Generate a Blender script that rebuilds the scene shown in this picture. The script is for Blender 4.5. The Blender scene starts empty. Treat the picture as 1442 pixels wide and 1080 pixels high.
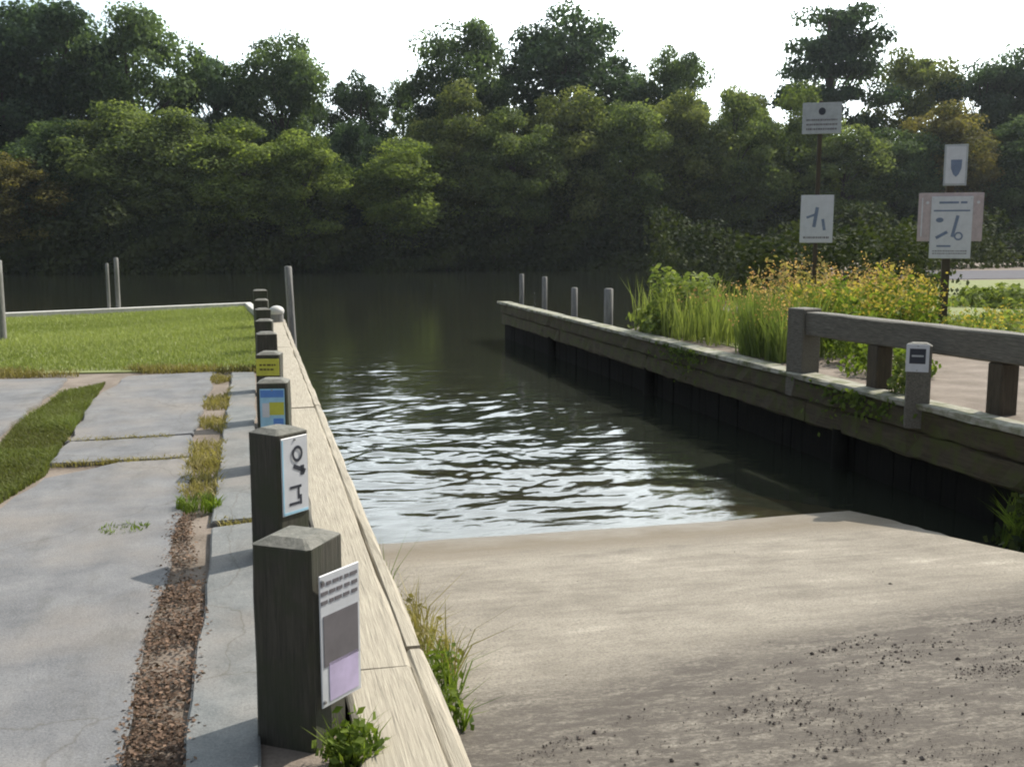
import bpy, bmesh, math, random
import numpy as np
from mathutils import Vector, Matrix
sc = bpy.context.scene
C = sc.collection
R = math.radians
random.seed(7); rng = np.random.default_rng(7)

# ------------------------------------------------------------------ camera, sky, sun, exposure
H = 1.6
PITCH, YAW = 7.9077, 14.1316
cam_d = bpy.data.cameras.new('camera'); cam = bpy.data.objects.new('camera', cam_d); C.objects.link(cam)
cam.location = (0, 0, H); cam.rotation_euler = (R(90 - PITCH), 0, R(-YAW))
cam_d.sensor_width = 36; cam_d.lens = 36 * 1440 / 1442; cam_d.clip_end = 3000; cam_d.clip_start = .05
sc.camera = cam

SKY_GLOW = 25.0; HAZE = .00018
SUN_EL, SUN_AZ = 45.0, 26.0            # azimuth measured from +X towards +Y
world = bpy.data.worlds.new('World'); sc.world = world; world.use_nodes = True
wn = world.node_tree; wn.nodes.clear()
sky = wn.nodes.new('ShaderNodeTexSky'); sky.sky_type = 'NISHITA'; sky.sun_disc = False
sky.sun_elevation = R(SUN_EL); sky.sun_rotation = R(90 - SUN_AZ)
sky.air_density = 1.0; sky.dust_density = 4.0; sky.ozone_density = 1.0
bg = wn.nodes.new('ShaderNodeBackground'); bg.inputs[1].default_value = 0.15
wo = wn.nodes.new('ShaderNodeOutputWorld')
# thin bright cloud veil, broken by a few bluer holes
tc = wn.nodes.new('ShaderNodeTexCoord'); mp = wn.nodes.new('ShaderNodeMapping'); mp.inputs['Scale'].default_value = (1, 1, 2.5)
nz = wn.nodes.new('ShaderNodeTexNoise'); nz.inputs['Scale'].default_value = 3.2; nz.inputs['Detail'].default_value = 6
cr = wn.nodes.new('ShaderNodeValToRGB'); cr.color_ramp.elements[0].position = .36; cr.color_ramp.elements[1].position = .62
cr.color_ramp.elements[0].color = (.72, .72, .72, 1); cr.color_ramp.elements[1].color = (.95, .95, .95, 1)
mx = wn.nodes.new('ShaderNodeMix'); mx.data_type = 'RGBA'
gd = Vector((math.cos(R(22)) * math.cos(R(62)), math.cos(R(22)) * math.sin(R(62)), math.sin(R(22))))
dt = wn.nodes.new('ShaderNodeVectorMath'); dt.operation = 'DOT_PRODUCT'; dt.inputs[1].default_value = gd
wn.links.new(tc.outputs['Generated'], dt.inputs[0])
gr_ = wn.nodes.new('ShaderNodeValToRGB'); ge = gr_.color_ramp.elements
ge[0].position = .2; ge[0].color = (.075, .085, .10, 1); ge[1].position = .97; ge[1].color = (.90, .98, 1, 1); ge.new(.70).color = (.15, .175, .195, 1); ge.new(.79).color = (.205, .255, .285, 1)
wn.links.new(dt.outputs['Value'], gr_.inputs[0])
vm_ = wn.nodes.new('ShaderNodeVectorMath'); vm_.operation = 'SCALE'; vm_.inputs['Scale'].default_value = SKY_GLOW
wn.links.new(gr_.outputs[0], vm_.inputs[0]); wn.links.new(vm_.outputs[0], mx.inputs[7])
wn.links.new(tc.outputs['Generated'], mp.inputs[0]); wn.links.new(mp.outputs[0], nz.inputs[0]); wn.links.new(nz.outputs[0], cr.inputs[0])
wn.links.new(cr.outputs[0], mx.inputs[0]); wn.links.new(sky.outputs[0], mx.inputs[6]); wn.links.new(mx.outputs[2], bg.inputs[0]); wn.links.new(bg.outputs[0], wo.inputs[0])

sl = bpy.data.lights.new('sun', 'SUN'); sl.energy = 4.7; sl.angle = R(.6); sl.color = (1, .93, .82)
so = bpy.data.objects.new('sun', sl); C.objects.link(so)
sd = Vector((math.cos(R(SUN_EL)) * math.cos(R(SUN_AZ)), math.cos(R(SUN_EL)) * math.sin(R(SUN_AZ)), math.sin(R(SUN_EL))))
so.rotation_euler = sd.to_track_quat('Z', 'Y').to_euler(); so.location = (20, 10, 30)
vs = sc.view_settings; vs.view_transform = 'Standard'; vs.look = 'None'; vs.gamma = 1; vs.exposure = 0.28
sc.cycles.filter_width = 2.0
sc.cycles.max_bounces = 8; sc.cycles.transparent_max_bounces = 8

# photo measurements -> world (used to read sizes and places off the photograph)
f_ = 1440.0; p_ = R(PITCH); t_ = R(YAW)
FW = np.array([math.sin(t_) * math.cos(p_), math.cos(t_) * math.cos(p_), -math.sin(p_)])
RT = np.array([math.cos(t_), -math.sin(t_), 0]); UP = np.cross(RT, FW)
def at(x, y, z=0., Y=None):
    r = FW * f_ + RT * (x - 721) + UP * (540 - y)
    t = (z - H) / r[2] if Y is None else Y / r[1]
    return np.array([0, 0, H]) + t * r

# ------------------------------------------------------------------ material helpers
def mat(name):
    m = bpy.data.materials.new(name); m.use_nodes = True
    nt = m.node_tree; b = nt.nodes['Principled BSDF']
    return m, nt, b
def N(nt, typ, **kw):
    n = nt.nodes.new(typ)
    for k, v in kw.items():
        if k.startswith('_'): setattr(n, k[1:], v)
        else: n.inputs[k.replace('__', ' ')].default_value = v
    return n
def coords(nt, scale=(1, 1, 1), kind='pos', rot=(0, 0, 0)):
    mpn = N(nt, 'ShaderNodeMapping'); mpn.inputs['Scale'].default_value = scale; mpn.inputs['Rotation'].default_value = rot
    if kind == 'pos': g = N(nt, 'ShaderNodeNewGeometry'); nt.links.new(g.outputs['Position'], mpn.inputs[0])
    else: g = N(nt, 'ShaderNodeTexCoord'); nt.links.new(g.outputs['Object'], mpn.inputs[0])
    return mpn.outputs[0]
def noise(nt, vec, scale, detail=6, rough=.6, dist=0):
    n = N(nt, 'ShaderNodeTexNoise', Scale=scale, Detail=detail, Roughness=rough, Distortion=dist)
    nt.links.new(vec, n.inputs['Vector']); return n.outputs[0]
def ramp(nt, fac, stops):
    r = N(nt, 'ShaderNodeValToRGB'); e = r.color_ramp.elements
    while len(e) < len(stops): e.new(.5)
    for i, (p, c) in enumerate(stops):
        e[i].position = p; e[i].color = (*(c if isinstance(c, (tuple, list)) else (c, c, c)), 1)
    nt.links.new(fac, r.inputs[0]); return r.outputs[0]
def mix(nt, fac, a, b, mode='MIX'):
    m = N(nt, 'ShaderNodeMix', _data_type='RGBA', _blend_type=mode)
    for i, v in ((0, fac), (6, a), (7, b)):
        if hasattr(v, 'is_linked'): nt.links.new(v, m.inputs[i])
        elif isinstance(v, (tuple, list)): m.inputs[i].default_value = (*v, 1)
        else: m.inputs[i].default_value = v
    return m.outputs[2]
def math_(nt, op, a, b=0., c=None, clamp=False):
    m = N(nt, 'ShaderNodeMath', _operation=op, _use_clamp=clamp)
    for i, v in enumerate((a, b, c)):
        if v is None: continue
        if hasattr(v, 'is_linked'): nt.links.new(v, m.inputs[i])
        else: m.inputs[i].default_value = v
    return m.outputs[0]
def bump(nt, b, h, strength, dist=.02):
    n = N(nt, 'ShaderNodeBump', Strength=strength, Distance=dist)
    nt.links.new(h, n.inputs['Height']); nt.links.new(n.outputs[0], b.inputs['Normal'])
def sep(nt):
    g = N(nt, 'ShaderNodeNewGeometry'); s = N(nt, 'ShaderNodeSeparateXYZ'); nt.links.new(g.outputs['Position'], s.inputs[0]); return s.outputs

def wood(name, c0, c1, grain=(9, .6, 9), kind='pos', moss=None, rough=.85, crack=.35, wet=None):
    m, nt, b = mat(name)
    v = coords(nt, grain, kind)
    n1 = noise(nt, v, 6, 8, .7, .4); n2 = noise(nt, coords(nt, (1, 1, 1), kind), 2.2, 5)
    col = ramp(nt, n1, [(.28, tuple(x * crack for x in c0)), (.42, c0), (.7, c1)])
    col = mix(nt, math_(nt, 'MULTIPLY', n2, .5), col, tuple((a + b_) * .38 for a, b_ in zip(c0, c1)))
    if moss:
        n3 = noise(nt, coords(nt, (1, 1, 1), kind), 5, 6)
        col = mix(nt, ramp(nt, n3, [(.45, 0.), (.62, 1.)]), col, moss)
    if wet:
        z = sep(nt)[2]
        k = math_(nt, 'ADD', z, math_(nt, 'MULTIPLY', noise(nt, coords(nt), 3), .3))
        col = mix(nt, ramp(nt, math_(nt, 'ADD', k, wet[0], clamp=True), [(0., 1.), (.25, 0.)]), col, wet[1])
    nt.links.new(col, b.inputs['Base Color']); b.inputs['Roughness'].default_value = rough
    bump(nt, b, n1, .6, .01); return m
def leafm(name, c0, c1, trans=.35, objcol=False, rough=.75):
    m, nt, b = mat(name)
    a = N(nt, 'ShaderNodeAttribute', _attribute_name='tint')
    col = ramp(nt, a.outputs['Fac'], [(0., c0), (1., c1)])
    if objcol:
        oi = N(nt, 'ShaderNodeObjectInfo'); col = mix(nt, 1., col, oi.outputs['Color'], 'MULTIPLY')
    nt.links.new(col, b.inputs['Base Color']); b.inputs['Roughness'].default_value = rough
    b.inputs['Specular IOR Level'].default_value = .12
    t = N(nt, 'ShaderNodeBsdfTranslucent'); nt.links.new(mix(nt, 1., col, (1.3, 1.35, .6), 'MULTIPLY'), t.inputs[0])
    ms = N(nt, 'ShaderNodeMixShader'); ms.inputs[0].default_value = trans
    nt.links.new(b.outputs[0], ms.inputs[1]); nt.links.new(t.outputs[0], ms.inputs[2])
    nt.links.new(ms.outputs[0], nt.nodes['Material Output'].inputs[0]); return m
def plain(name, c, rough=.5, metal=0., dirt=.25, scale=9.):
    m, nt, b = mat(name)
    n = noise(nt, coords(nt, (1, 1, 1), 'obj'), scale, 6, .65)
    nt.links.new(mix(nt, ramp(nt, n, [(.4, 0.), (.75, dirt * 2)]), c, tuple(x * .45 for x in c)), b.inputs['Base Color'])
    b.inputs['Roughness'].default_value = rough; b.inputs['Metallic'].default_value = metal; return m

M = {}
M['plank'] = wood('weathered_plank', (.29, .255, .195), (.54, .48, .375), (24, .6, 24), crack=.22)
M['post'] = wood('dark_treated_post', (.040, .038, .028), (.095, .088, .065), (14, 14, .8), moss=(.042, .048, .026))
M['posttop'] = wood('post_end_grain', (.12, .12, .10), (.24, .23, .2), (5, 5, 5))
M['cap'] = wood('grey_cap_timber', (.26, .25, .20), (.48, .46, .38), (7, .5, 7), moss=(.12, .13, .05))
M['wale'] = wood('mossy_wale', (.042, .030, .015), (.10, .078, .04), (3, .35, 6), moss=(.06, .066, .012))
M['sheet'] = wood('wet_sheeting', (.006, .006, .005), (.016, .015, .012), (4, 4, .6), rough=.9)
M['sheet'].node_tree.nodes['Principled BSDF'].inputs['Specular IOR Level'].default_value = .1
M['rail'] = wood('grey_rail_timber', (.095, .088, .07), (.235, .215, .175), (14, .6, 14))
M['brownpost'] = wood('brown_post', (.045, .035, .022), (.10, .078, .05), (6, 6, .7))
M['pile'] = wood('pale_pile', (.17, .17, .16), (.34, .33, .31), (6, 6, .7))
M['bark'] = wood('bark', (.045, .035, .026), (.12, .10, .078), (3, 3, .5))
M['white'] = plain('sign_white', (.60, .62, .65), .45, dirt=.12)
M['grey_sign'] = plain('sign_grey', (.42, .45, .46), .5)
M['board'] = plain('sign_backing_board', (.50, .42, .42), .7)
M['blueink'] = plain('blue_grey_ink', (.17, .22, .32), .6)
M['ink'] = plain('dark_ink', (.03, .035, .05), .6)
M['greyink'] = plain('grey_ink', (.16, .15, .16), .6)
M['violet'] = plain('pale_violet_print', (.58, .50, .72), .5)
M['cyan'] = plain('pale_cyan_print', (.35, .62, .78), .5)
M['blue'] = plain('blue_print', (.10, .25, .62), .5)
M['yellow'] = plain('yellow_print', (.55, .55, .06), .5)
M['purple'] = plain('purple_paint', (.10, .07, .28), .5)
M['whitecap'] = plain('white_cap', (.60, .59, .55), .5, dirt=.1)
M['galv'] = plain('galvanised_bolt', (.35, .35, .34), .4, .8)
M['tree_leaf'] = leafm('tree_leaf', (.065, .092, .046), (.23, .27, .125), .48, True)
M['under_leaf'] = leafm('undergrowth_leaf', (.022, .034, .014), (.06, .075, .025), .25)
M['lawn_blade'] = leafm('lawn_blade', (.19, .23, .075), (.34, .38, .15), .25)
M['weed'] = leafm('weed_blade', (.06, .10, .02), (.19, .25, .05), .4)
M['verge'] = leafm('verge_blade', (.10, .10, .04), (.19, .23, .075), .3)
M['dry'] = leafm('dry_stalk', (.16, .14, .06), (.36, .31, .14), .3)
M['reed'] = leafm('tall_grass_blade', (.085, .13, .04), (.28, .32, .11), .38)
M['gold'] = leafm('yellow_flower', (.34, .24, .05), (.58, .48, .16), .35)
M['pinkfl'] = leafm('pinkish_seed_head', (.38, .20, .12), (.60, .42, .25), .4)
M['leaflit'] = leafm('fallen_leaf', (.05, .032, .022), (.25, .165, .115), .1)
M['pebble'] = leafm('pebble', (.03, .026, .024), (.18, .15, .13), 0.)

# ------------------------------------------------------------------ mesh helpers
def link(name, me, m, parent=None):
    o = bpy.data.objects.new(name, me); C.objects.link(o)
    for mm in (m if isinstance(m, (list, tuple)) else [m]): me.materials.append(mm)
    if parent: o.parent = parent
    return o
def npmesh(name, V, F, m, parent=None, tint=None, smooth=False):
    V = np.asarray(V, np.float32).reshape(-1, 3); F = np.asarray(F, np.int32); k = F.shape[1]
    me = bpy.data.meshes.new(name); me.vertices.add(len(V)); me.vertices.foreach_set('co', V.ravel())
    me.loops.add(F.size); me.loops.foreach_set('vertex_index', F.ravel())
    me.polygons.add(len(F)); me.polygons.foreach_set('loop_start', np.arange(len(F), dtype=np.int32) * k)
    me.polygons.foreach_set('use_smooth', np.full(len(F), smooth))
    me.update(calc_edges=True)
    if tint is not None:
        a = me.attributes.new('tint', 'FLOAT', 'POINT'); a.data.foreach_set('value', np.asarray(tint, np.float32))
    return link(name, me, m, parent)
def bm_obj(name, bm, m, parent=None, smooth=False):
    me = bpy.data.meshes.new(name)
    if smooth:
        for fc in bm.faces: fc.smooth = True
    bm.to_mesh(me); bm.free(); return link(name, me, m, parent)
def add_box(bm, c, s, rot=None, bev=0., seg=1):
    r = bmesh.ops.create_cube(bm, size=1.0); vs_ = r['verts']
    bmesh.ops.scale(bm, vec=s, verts=vs_)
    if bev:
        es = list({e for v in vs_ for e in v.link_edges})
        g = bmesh.ops.bevel(bm, geom=es, offset=bev, segments=seg, affect='EDGES', profile=.7)
        vs_ = list({v for v in g['verts']} | {v for fc in g['faces'] for v in fc.verts} | {v for v in vs_ if v.is_valid})
    mt = Matrix.Translation(c)
    if rot: mt = mt @ (rot if isinstance(rot, Matrix) else Matrix.Rotation(rot, 4, 'Z'))
    bmesh.ops.transform(bm, matrix=mt, verts=vs_); return vs_
def roughen(bm, amp, cuts=0):
    if cuts: bmesh.ops.subdivide_edges(bm, edges=bm.edges[:], cuts=cuts, use_grid_fill=True)
    for v in bm.verts:
        v.co += Vector((random.uniform(-amp, amp), random.uniform(-amp, amp), random.uniform(-amp, amp)))
def timber(name, y0, y1, x0, x1, z0, z1, m, parent=None, bev=.012, step=.35, amp=.004):
    """long beam along Y with worn, slightly uneven arrises"""
    n = max(2, int((y1 - y0) / step)); V = []; F = []
    prof = [(x0 + bev, z0), (x1 - bev, z0), (x1, z0 + bev), (x1, z1 - bev), (x1 - bev, z1), (x0 + bev, z1), (x0, z1 - bev), (x0, z0 + bev)]
    for i in range(n + 1):
        y = y0 + (y1 - y0) * i / n
        for (x, z) in prof: V.append((x + random.gauss(0, amp), y, z + random.gauss(0, amp * .6)))
    for i in range(n):
        for k in range(8):
            F.append((i * 8 + k, i * 8 + (k + 1) % 8, (i + 1) * 8 + (k + 1) % 8, (i + 1) * 8 + k))
    me = bpy.data.meshes.new(name); me.from_pydata(V, [], F + [tuple(range(7, -1, -1)), tuple(n * 8 + k for k in range(8))]); me.update()
    return link(name, me, m, parent)
def tube_geo(pts, rad, k=8, V=None, F=None):
    V = [] if V is None else V; F = [] if F is None else F
    base = len(V); pts = [Vector(p) for p in pts]
    for i, p in enumerate(pts):
        d = (pts[min(i + 1, len(pts) - 1)] - pts[max(i - 1, 0)]).normalized()
        a = d.orthogonal().normalized() if abs(d.z) < .9 else Vector((1, 0, 0)); a = (a - d * a.dot(d)).normalized(); b = d.cross(a)
        for j in range(k):
            t = 2 * math.pi * j / k; V.append(tuple(p + (a * math.cos(t) + b * math.sin(t)) * rad[i]))
    for i in range(len(pts) - 1):
        for j in range(k):
            F.append((base + i * k + j, base + i * k + (j + 1) % k, base + (i + 1) * k + (j + 1) % k, base + (i + 1) * k + j))
    return V, F
def empty(name, loc, rz=0.):
    o = bpy.data.objects.new(name, None); C.objects.link(o); o.location = loc; o.rotation_euler = (0, 0, rz); o.empty_display_size = .2; return o
def tag(o, label=None, cat=None, group=None, kind=None):
    if label: o['label'] = label
    if cat: o['category'] = cat
    if group: o['group'] = group
    if kind: o['kind'] = kind
    return o

# ------------------------------------------------------------------ ground and banks
WL = -1.0
def slab(name, poly, z0, z1, m, rnd=0.):
    bm = bmesh.new(); vs_ = [bm.verts.new((x, y, z0)) for x, y in poly]; fc = bm.faces.new(vs_)
    r = bmesh.ops.extrude_face_region(bm, geom=[fc]); bmesh.ops.translate(bm, vec=(0, 0, z1 - z0), verts=[v for v in r['geom'] if isinstance(v, bmesh.types.BMVert)])
    bmesh.ops.recalc_face_normals(bm, faces=bm.faces[:])
    if rnd: 
        es = [e for e in bm.edges if all(abs(v.co.z - z1) < 1e-5 for v in e.verts)]
        bmesh.ops.bevel(bm, geom=es, offset=rnd, segments=2, affect='EDGES')
    return bm_obj(name, bm, m)
def groundmat(name, stops, s1=3., s2=40., rough=.95, b_=.5, extra=None):
    m, nt, b = mat(name)
    n1 = noise(nt, coords(nt), s1, 8, .62); n2 = noise(nt, coords(nt), s2, 4, .7)
    k = math_(nt, 'ADD', math_(nt, 'MULTIPLY', n1, .65), math_(nt, 'MULTIPLY', n2, .35))
    col = ramp(nt, k, stops)
    if extra: col = extra(nt, col, n1, n2)
    nt.links.new(col, b.inputs['Base Color']); b.inputs['Roughness'].default_value = rough; b.inputs['Specular IOR Level'].default_value = .25
    bump(nt, b, k, b_, .03); return m
M['mud'] = groundmat('creek_mud', [(.35, (.02, .017, .01)), (.65, (.05, .04, .022))])
M['dirt'] = groundmat('pinkish_sandy_dirt', [(.3, (.10, .08, .06)), (.5, (.20, .165, .135)), (.7, (.30, .255, .215))], 2.2, 60)
M['soil'] = groundmat('lawn_soil', [(.3, (.15, .17, .06)), (.6, (.22, .24, .10)), (.75, (.28, .26, .14))], 1.2, 30)
M['bank'] = groundmat('bank_soil', [(.3, (.02, .018, .012)), (.7, (.055, .05, .03))], .4, 5)
M['gravelroad'] = groundmat('pale_road', [(.3, (.07, .068, .078)), (.7, (.12, .115, .13))], 1., 20)

tag(slab('ground', [(-900, -900), (900, -900), (900, 900), (-900, 900)], -3.2, -2.6, M['mud']), kind='structure')
leftpoly = [(.22, -8), (.22, 21.6), (-.1, 26.2), (-4.9, 23.7), (-12, 20.0), (-40, 12), (-60, -8)]
tag(slab('left_bank', leftpoly, -2.59, -.03, M['dirt']), kind='structure')
rightpoly = [(6.72, -8), (60, -8), (120, 40), (120, 70), (40, 70), (30, 50), (18, 34), (10, 22), (6.72, 17.8)]
tag(slab('right_bank', rightpoly, -2.59, -.02, M['dirt']), kind='structure')
# the far bank: rises out of the water, uneven
def farbank():
    xs = np.linspace(-160, 220, 96); ys = np.concatenate([np.linspace(90, 104, 14), np.linspace(108, 220, 8)])
    X, Y = np.meshgrid(xs, ys); wob = 1.2 * np.sin(X * .11) + .8 * np.sin(X * .31 + 1) + .4 * np.sin(X * .9)
    Z = -2.4 + np.clip((Y - 91 - wob) * .55, 0, 2.4) + .25 * np.sin(X * .5) * np.sin(Y * .7) + np.clip((Y - 104) * .015, 0, 2)
    V = np.stack([X, Y, Z], -1).reshape(-1, 3); w = len(xs); i = np.arange(len(ys) - 1)[:, None] * w + np.arange(w - 1)[None]
    F = np.stack([i, i + 1, i + w + 1, i + w], -1).reshape(-1, 4)
    tag(npmesh('far_bank', V, F, M['bank'], smooth=True), kind='structure')
farbank()

# lawn soil, pale road on the right bank
tag(slab('lawn_ground', [(.02, 13.3), (.1, 21.5), (-.22, 25.9), (-4.9, 23.4), (-12, 19.7), (-30, 14.4), (-30, 13.6), (-6, 13.9), (-3, 13.6)], -.05, -.012, M['soil']), kind='structure')
tag(slab('road', [(24, 38), (90, 38), (90, 49), (30, 49)], -.05, .0, M['gravelroad']), kind='structure')
tag(slab('right_verge', [(9.0, 13.2), (30, 13.2), (70, 37), (23.5, 37), (10.6, 21.6), (7.2, 17.4), (7.1, 12.6)], -.05, -.006, M['soil']), kind='structure')

# ------------------------------------------------------------------ paving slabs
def pav_extra(nt, col, n1, n2):
    s = sep(nt)
    n3 = noise(nt, coords(nt, (1, 1, 1)), .9, 4)
    col = mix(nt, ramp(nt, n3, [(.45, 0.), (.65, .7)]), col, (.24, .215, .19))       # pinkish dusty stains
    n4 = noise(nt, coords(nt, (1, .4, 1)), 4.5, 6, .75)
    col = mix(nt, ramp(nt, n4, [(.57, 0.), (.75, .6)]), col, (.10, .10, .09))
    n6 = noise(nt, coords(nt), 130, 3, .8)
    col = mix(nt, ramp(nt, n6, [(.52, 0.), (.68, .5)]), col, (.075, .073, .068)); col = mix(nt, ramp(nt, n6, [(.25, .5), (.42, 0.)]), col, (.36, .35, .33))
    n7 = noise(nt, coords(nt, (1.6, .5, 1)), 1.7, 8, .8)
    col = mix(nt, ramp(nt, n7, [(.52, 0.), (.7, .6)]), col, (.11, .105, .095))
    # hairline cracks
    v = N(nt, 'ShaderNodeTexVoronoi', _feature='DISTANCE_TO_EDGE', Scale=.55)
    vm = N(nt, 'ShaderNodeVectorMath', _operation='ADD'); nn = N(nt, 'ShaderNodeTexNoise', Scale=2.5, Detail=6)
    g = coords(nt, (1, .8, 1)); nt.links.new(g, nn.inputs[0]); nt.links.new(g, vm.inputs[0])
    sc_ = N(nt, 'ShaderNodeVectorMath', _operation='SCALE'); sc_.inputs['Scale'].default_value = .35
    nt.links.new(nn.outputs['Color'], sc_.inputs[0]); nt.links.new(sc_.outputs[0], vm.inputs[1]); nt.links.new(vm.outputs[0], v.inputs['Vector'])
    return mix(nt, ramp(nt, v.outputs['Distance'], [(.0, .45), (.004, 0.)]), col, (.09, .08, .06))
M['paving'] = groundmat('old_concrete_paving', [(.32, (.105, .107, .112)), (.48, (.165, .166, .172)), (.58, (.20, .20, .202)), (.7, (.26, .255, .25))], 3.5, 90, .85, .35, pav_extra)
M['pavingb'] = groundmat('bluish_concrete_paving', [(.32, (.11, .12, .122)), (.5, (.175, .183, .182)), (.7, (.25, .253, .245))], 4.5, 90, .85, .35, pav_extra)
def wob(pts, amp=.03, step=.25):
    out = []
    for i in range(len(pts)):
        a = Vector(pts[i]); b = Vector(pts[(i + 1) % len(pts)]); n = max(1, int((b - a).length / step))
        if (b - a).length > 12: n = 1
        for k in range(n):
            q = a.lerp(b, k / n); out.append((q.x + random.uniform(-amp, amp), q.y + random.uniform(-amp, amp)))
    return out
paving_pieces = [
    (wob([(-.50, 7.9), (-.52, 8.81), (-1.48, 8.72), (-1.5, 7.9)]), 'paving'),
    (wob([(-.52, 8.85), (-.50, 13.1), (-1.5, 12.9), (-1.62, 11), (-1.5, 8.75)]), 'paving'),
    (wob([(-.50, -5), (-.46, 3.), (-.47, 7.85), (-1.0, 7.8), (-1.42, 7.4), (-1.55, 6.6), (-1.95, 6.1), (-4, 5.6), (-9, 5.4), (-9, -5)], .018), 'paving'),
    (wob([(-2.12, 8.5), (-2.15, 12.9), (-9, 13.4), (-9, 8.9)]), 'paving'),
    (wob([(-.02, -5), (-.03, 5.9), (-.27, 5.85), (-.24, -5)], .012), 'pavingb'),
    (wob([(-.03, 6.0), (-.02, 12.9), (-.30, 12.95), (-.28, 5.95)], .012), 'pavingb')]
for poly, mk in paving_pieces:
    tag(slab('paving', poly, -.06, random.uniform(.0, .006), M[mk], .008), kind='structure')

# ------------------------------------------------------------------ boat ramp
RS = .137
def ramp_z(y): return min(0., WL + RS * (8.6 - y)) if y > 1.3 else 0.
def build_ramp():
    xs = np.linspace(.56, 5.75, 110); ys = np.linspace(-4, 16, 330)
    X, Y = np.meshgrid(xs, ys); Z = np.minimum(0, WL + RS * (8.6 - Y))
    Z += .0025 * np.sin(X * 1.3 + Y * .7) + .0012 * np.sin(Y * 5 + X * 3)
    edge = np.clip((X - 5.5 - .08 * np.sin(Y * 1.7)) / .12, 0, 1); Z -= .12 * edge
    X = X.copy(); 
    V = np.stack([X, Y, Z], -1).reshape(-1, 3); w = len(xs); i = np.arange(len(ys) - 1)[:, None] * w + np.arange(w - 1)[None]
    F = np.stack([i, i + 1, i + w + 1, i + w], -1).reshape(-1, 4)
    m, nt, b = mat('ramp_concrete')
    s = sep(nt); p = coords(nt)
    n1 = noise(nt, p, 2.4, 8, .65); n2 = noise(nt, coords(nt, (1, 1, 1)), 70, 4, .7)
    n3 = noise(nt, coords(nt, (.35, 2.2, 1), rot=(0, 0, R(14))), 2.2, 7, .65, .8)
    k = math_(nt, 'ADD', math_(nt, 'MULTIPLY', n1, .55), math_(nt, 'MULTIPLY', n3, .45))
    col = ramp(nt, k, [(.30, (.15, .132, .106)), (.44, (.25, .222, .18)), (.58, (.34, .305, .25)), (.70, (.54, .49, .405))])
    col = mix(nt, ramp(nt, n2, [(.35, .7), (.55, 0.)]), col, (.12, .105, .085))
    # leaf mould and tyre-worn dark band up the ramp
    nb = noise(nt, coords(nt, (1.2, 3.2, 1)), 3.2, 9, .78, .5)
    ny = math_(nt, 'SUBTRACT', math_(nt, 'ADD', s[1], math_(nt, 'MULTIPLY', s[0], -.28)), math_(nt, 'MULTIPLY', n1, 1.0))
    band = ramp(nt, math_(nt, 'MULTIPLY_ADD', ny, -.62, 2.42, clamp=True), [(.15, 0.), (.5, 1.)])
    n5 = noise(nt, coords(nt, (1, 1.6, 1)), 26, 6, .8)
    col = mix(nt, math_(nt, 'MULTIPLY', band, ramp(nt, n5, [(.44, 0.), (.56, .75)])), col, (.06, .05, .042))
    col = mix(nt, ramp(nt, n5, [(.56, 0.), (.72, .35)]), col, (.12, .10, .08))
    col = mix(nt, math_(nt, 'MULTIPLY', band, ramp(nt, nb, [(.42, .35), (.56, .95)])), col, (.085, .072, .06))
    # wet and submerged zone
    wy = math_(nt, 'ADD', s[1], math_(nt, 'MULTIPLY', math_(nt, 'SUBTRACT', n1, .5), 1.1))
    col = mix(nt, ramp(nt, math_(nt, 'MULTIPLY_ADD', wy, .8, -5.65, clamp=True), [(.25, 0.), (.75, .8)]), col, (.17, .14, .10))
    col = mix(nt, ramp(nt, math_(nt, 'MULTIPLY_ADD', s[1], .5, -4.3, clamp=True), [(.02, 0.), (.8, 1.)]), col, (.11, .062, .016))
    nt.links.new(col, b.inputs['Base Color'])
    wetr = ramp(nt, math_(nt, 'MULTIPLY_ADD', wy, 1.2, -9.6, clamp=True), [(0., .9), (.6, .5)]); nt.links.new(wetr, b.inputs['Roughness'])
    b.inputs['Specular IOR Level'].default_value = .3
    bump(nt, b, math_(nt, 'ADD', math_(nt, 'MULTIPLY', n2, .5), math_(nt, 'ADD', nb, n3)), .55, .02)
    tag(npmesh('ramp', V, F, m, smooth=True), kind='structure')
build_ramp()

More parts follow.
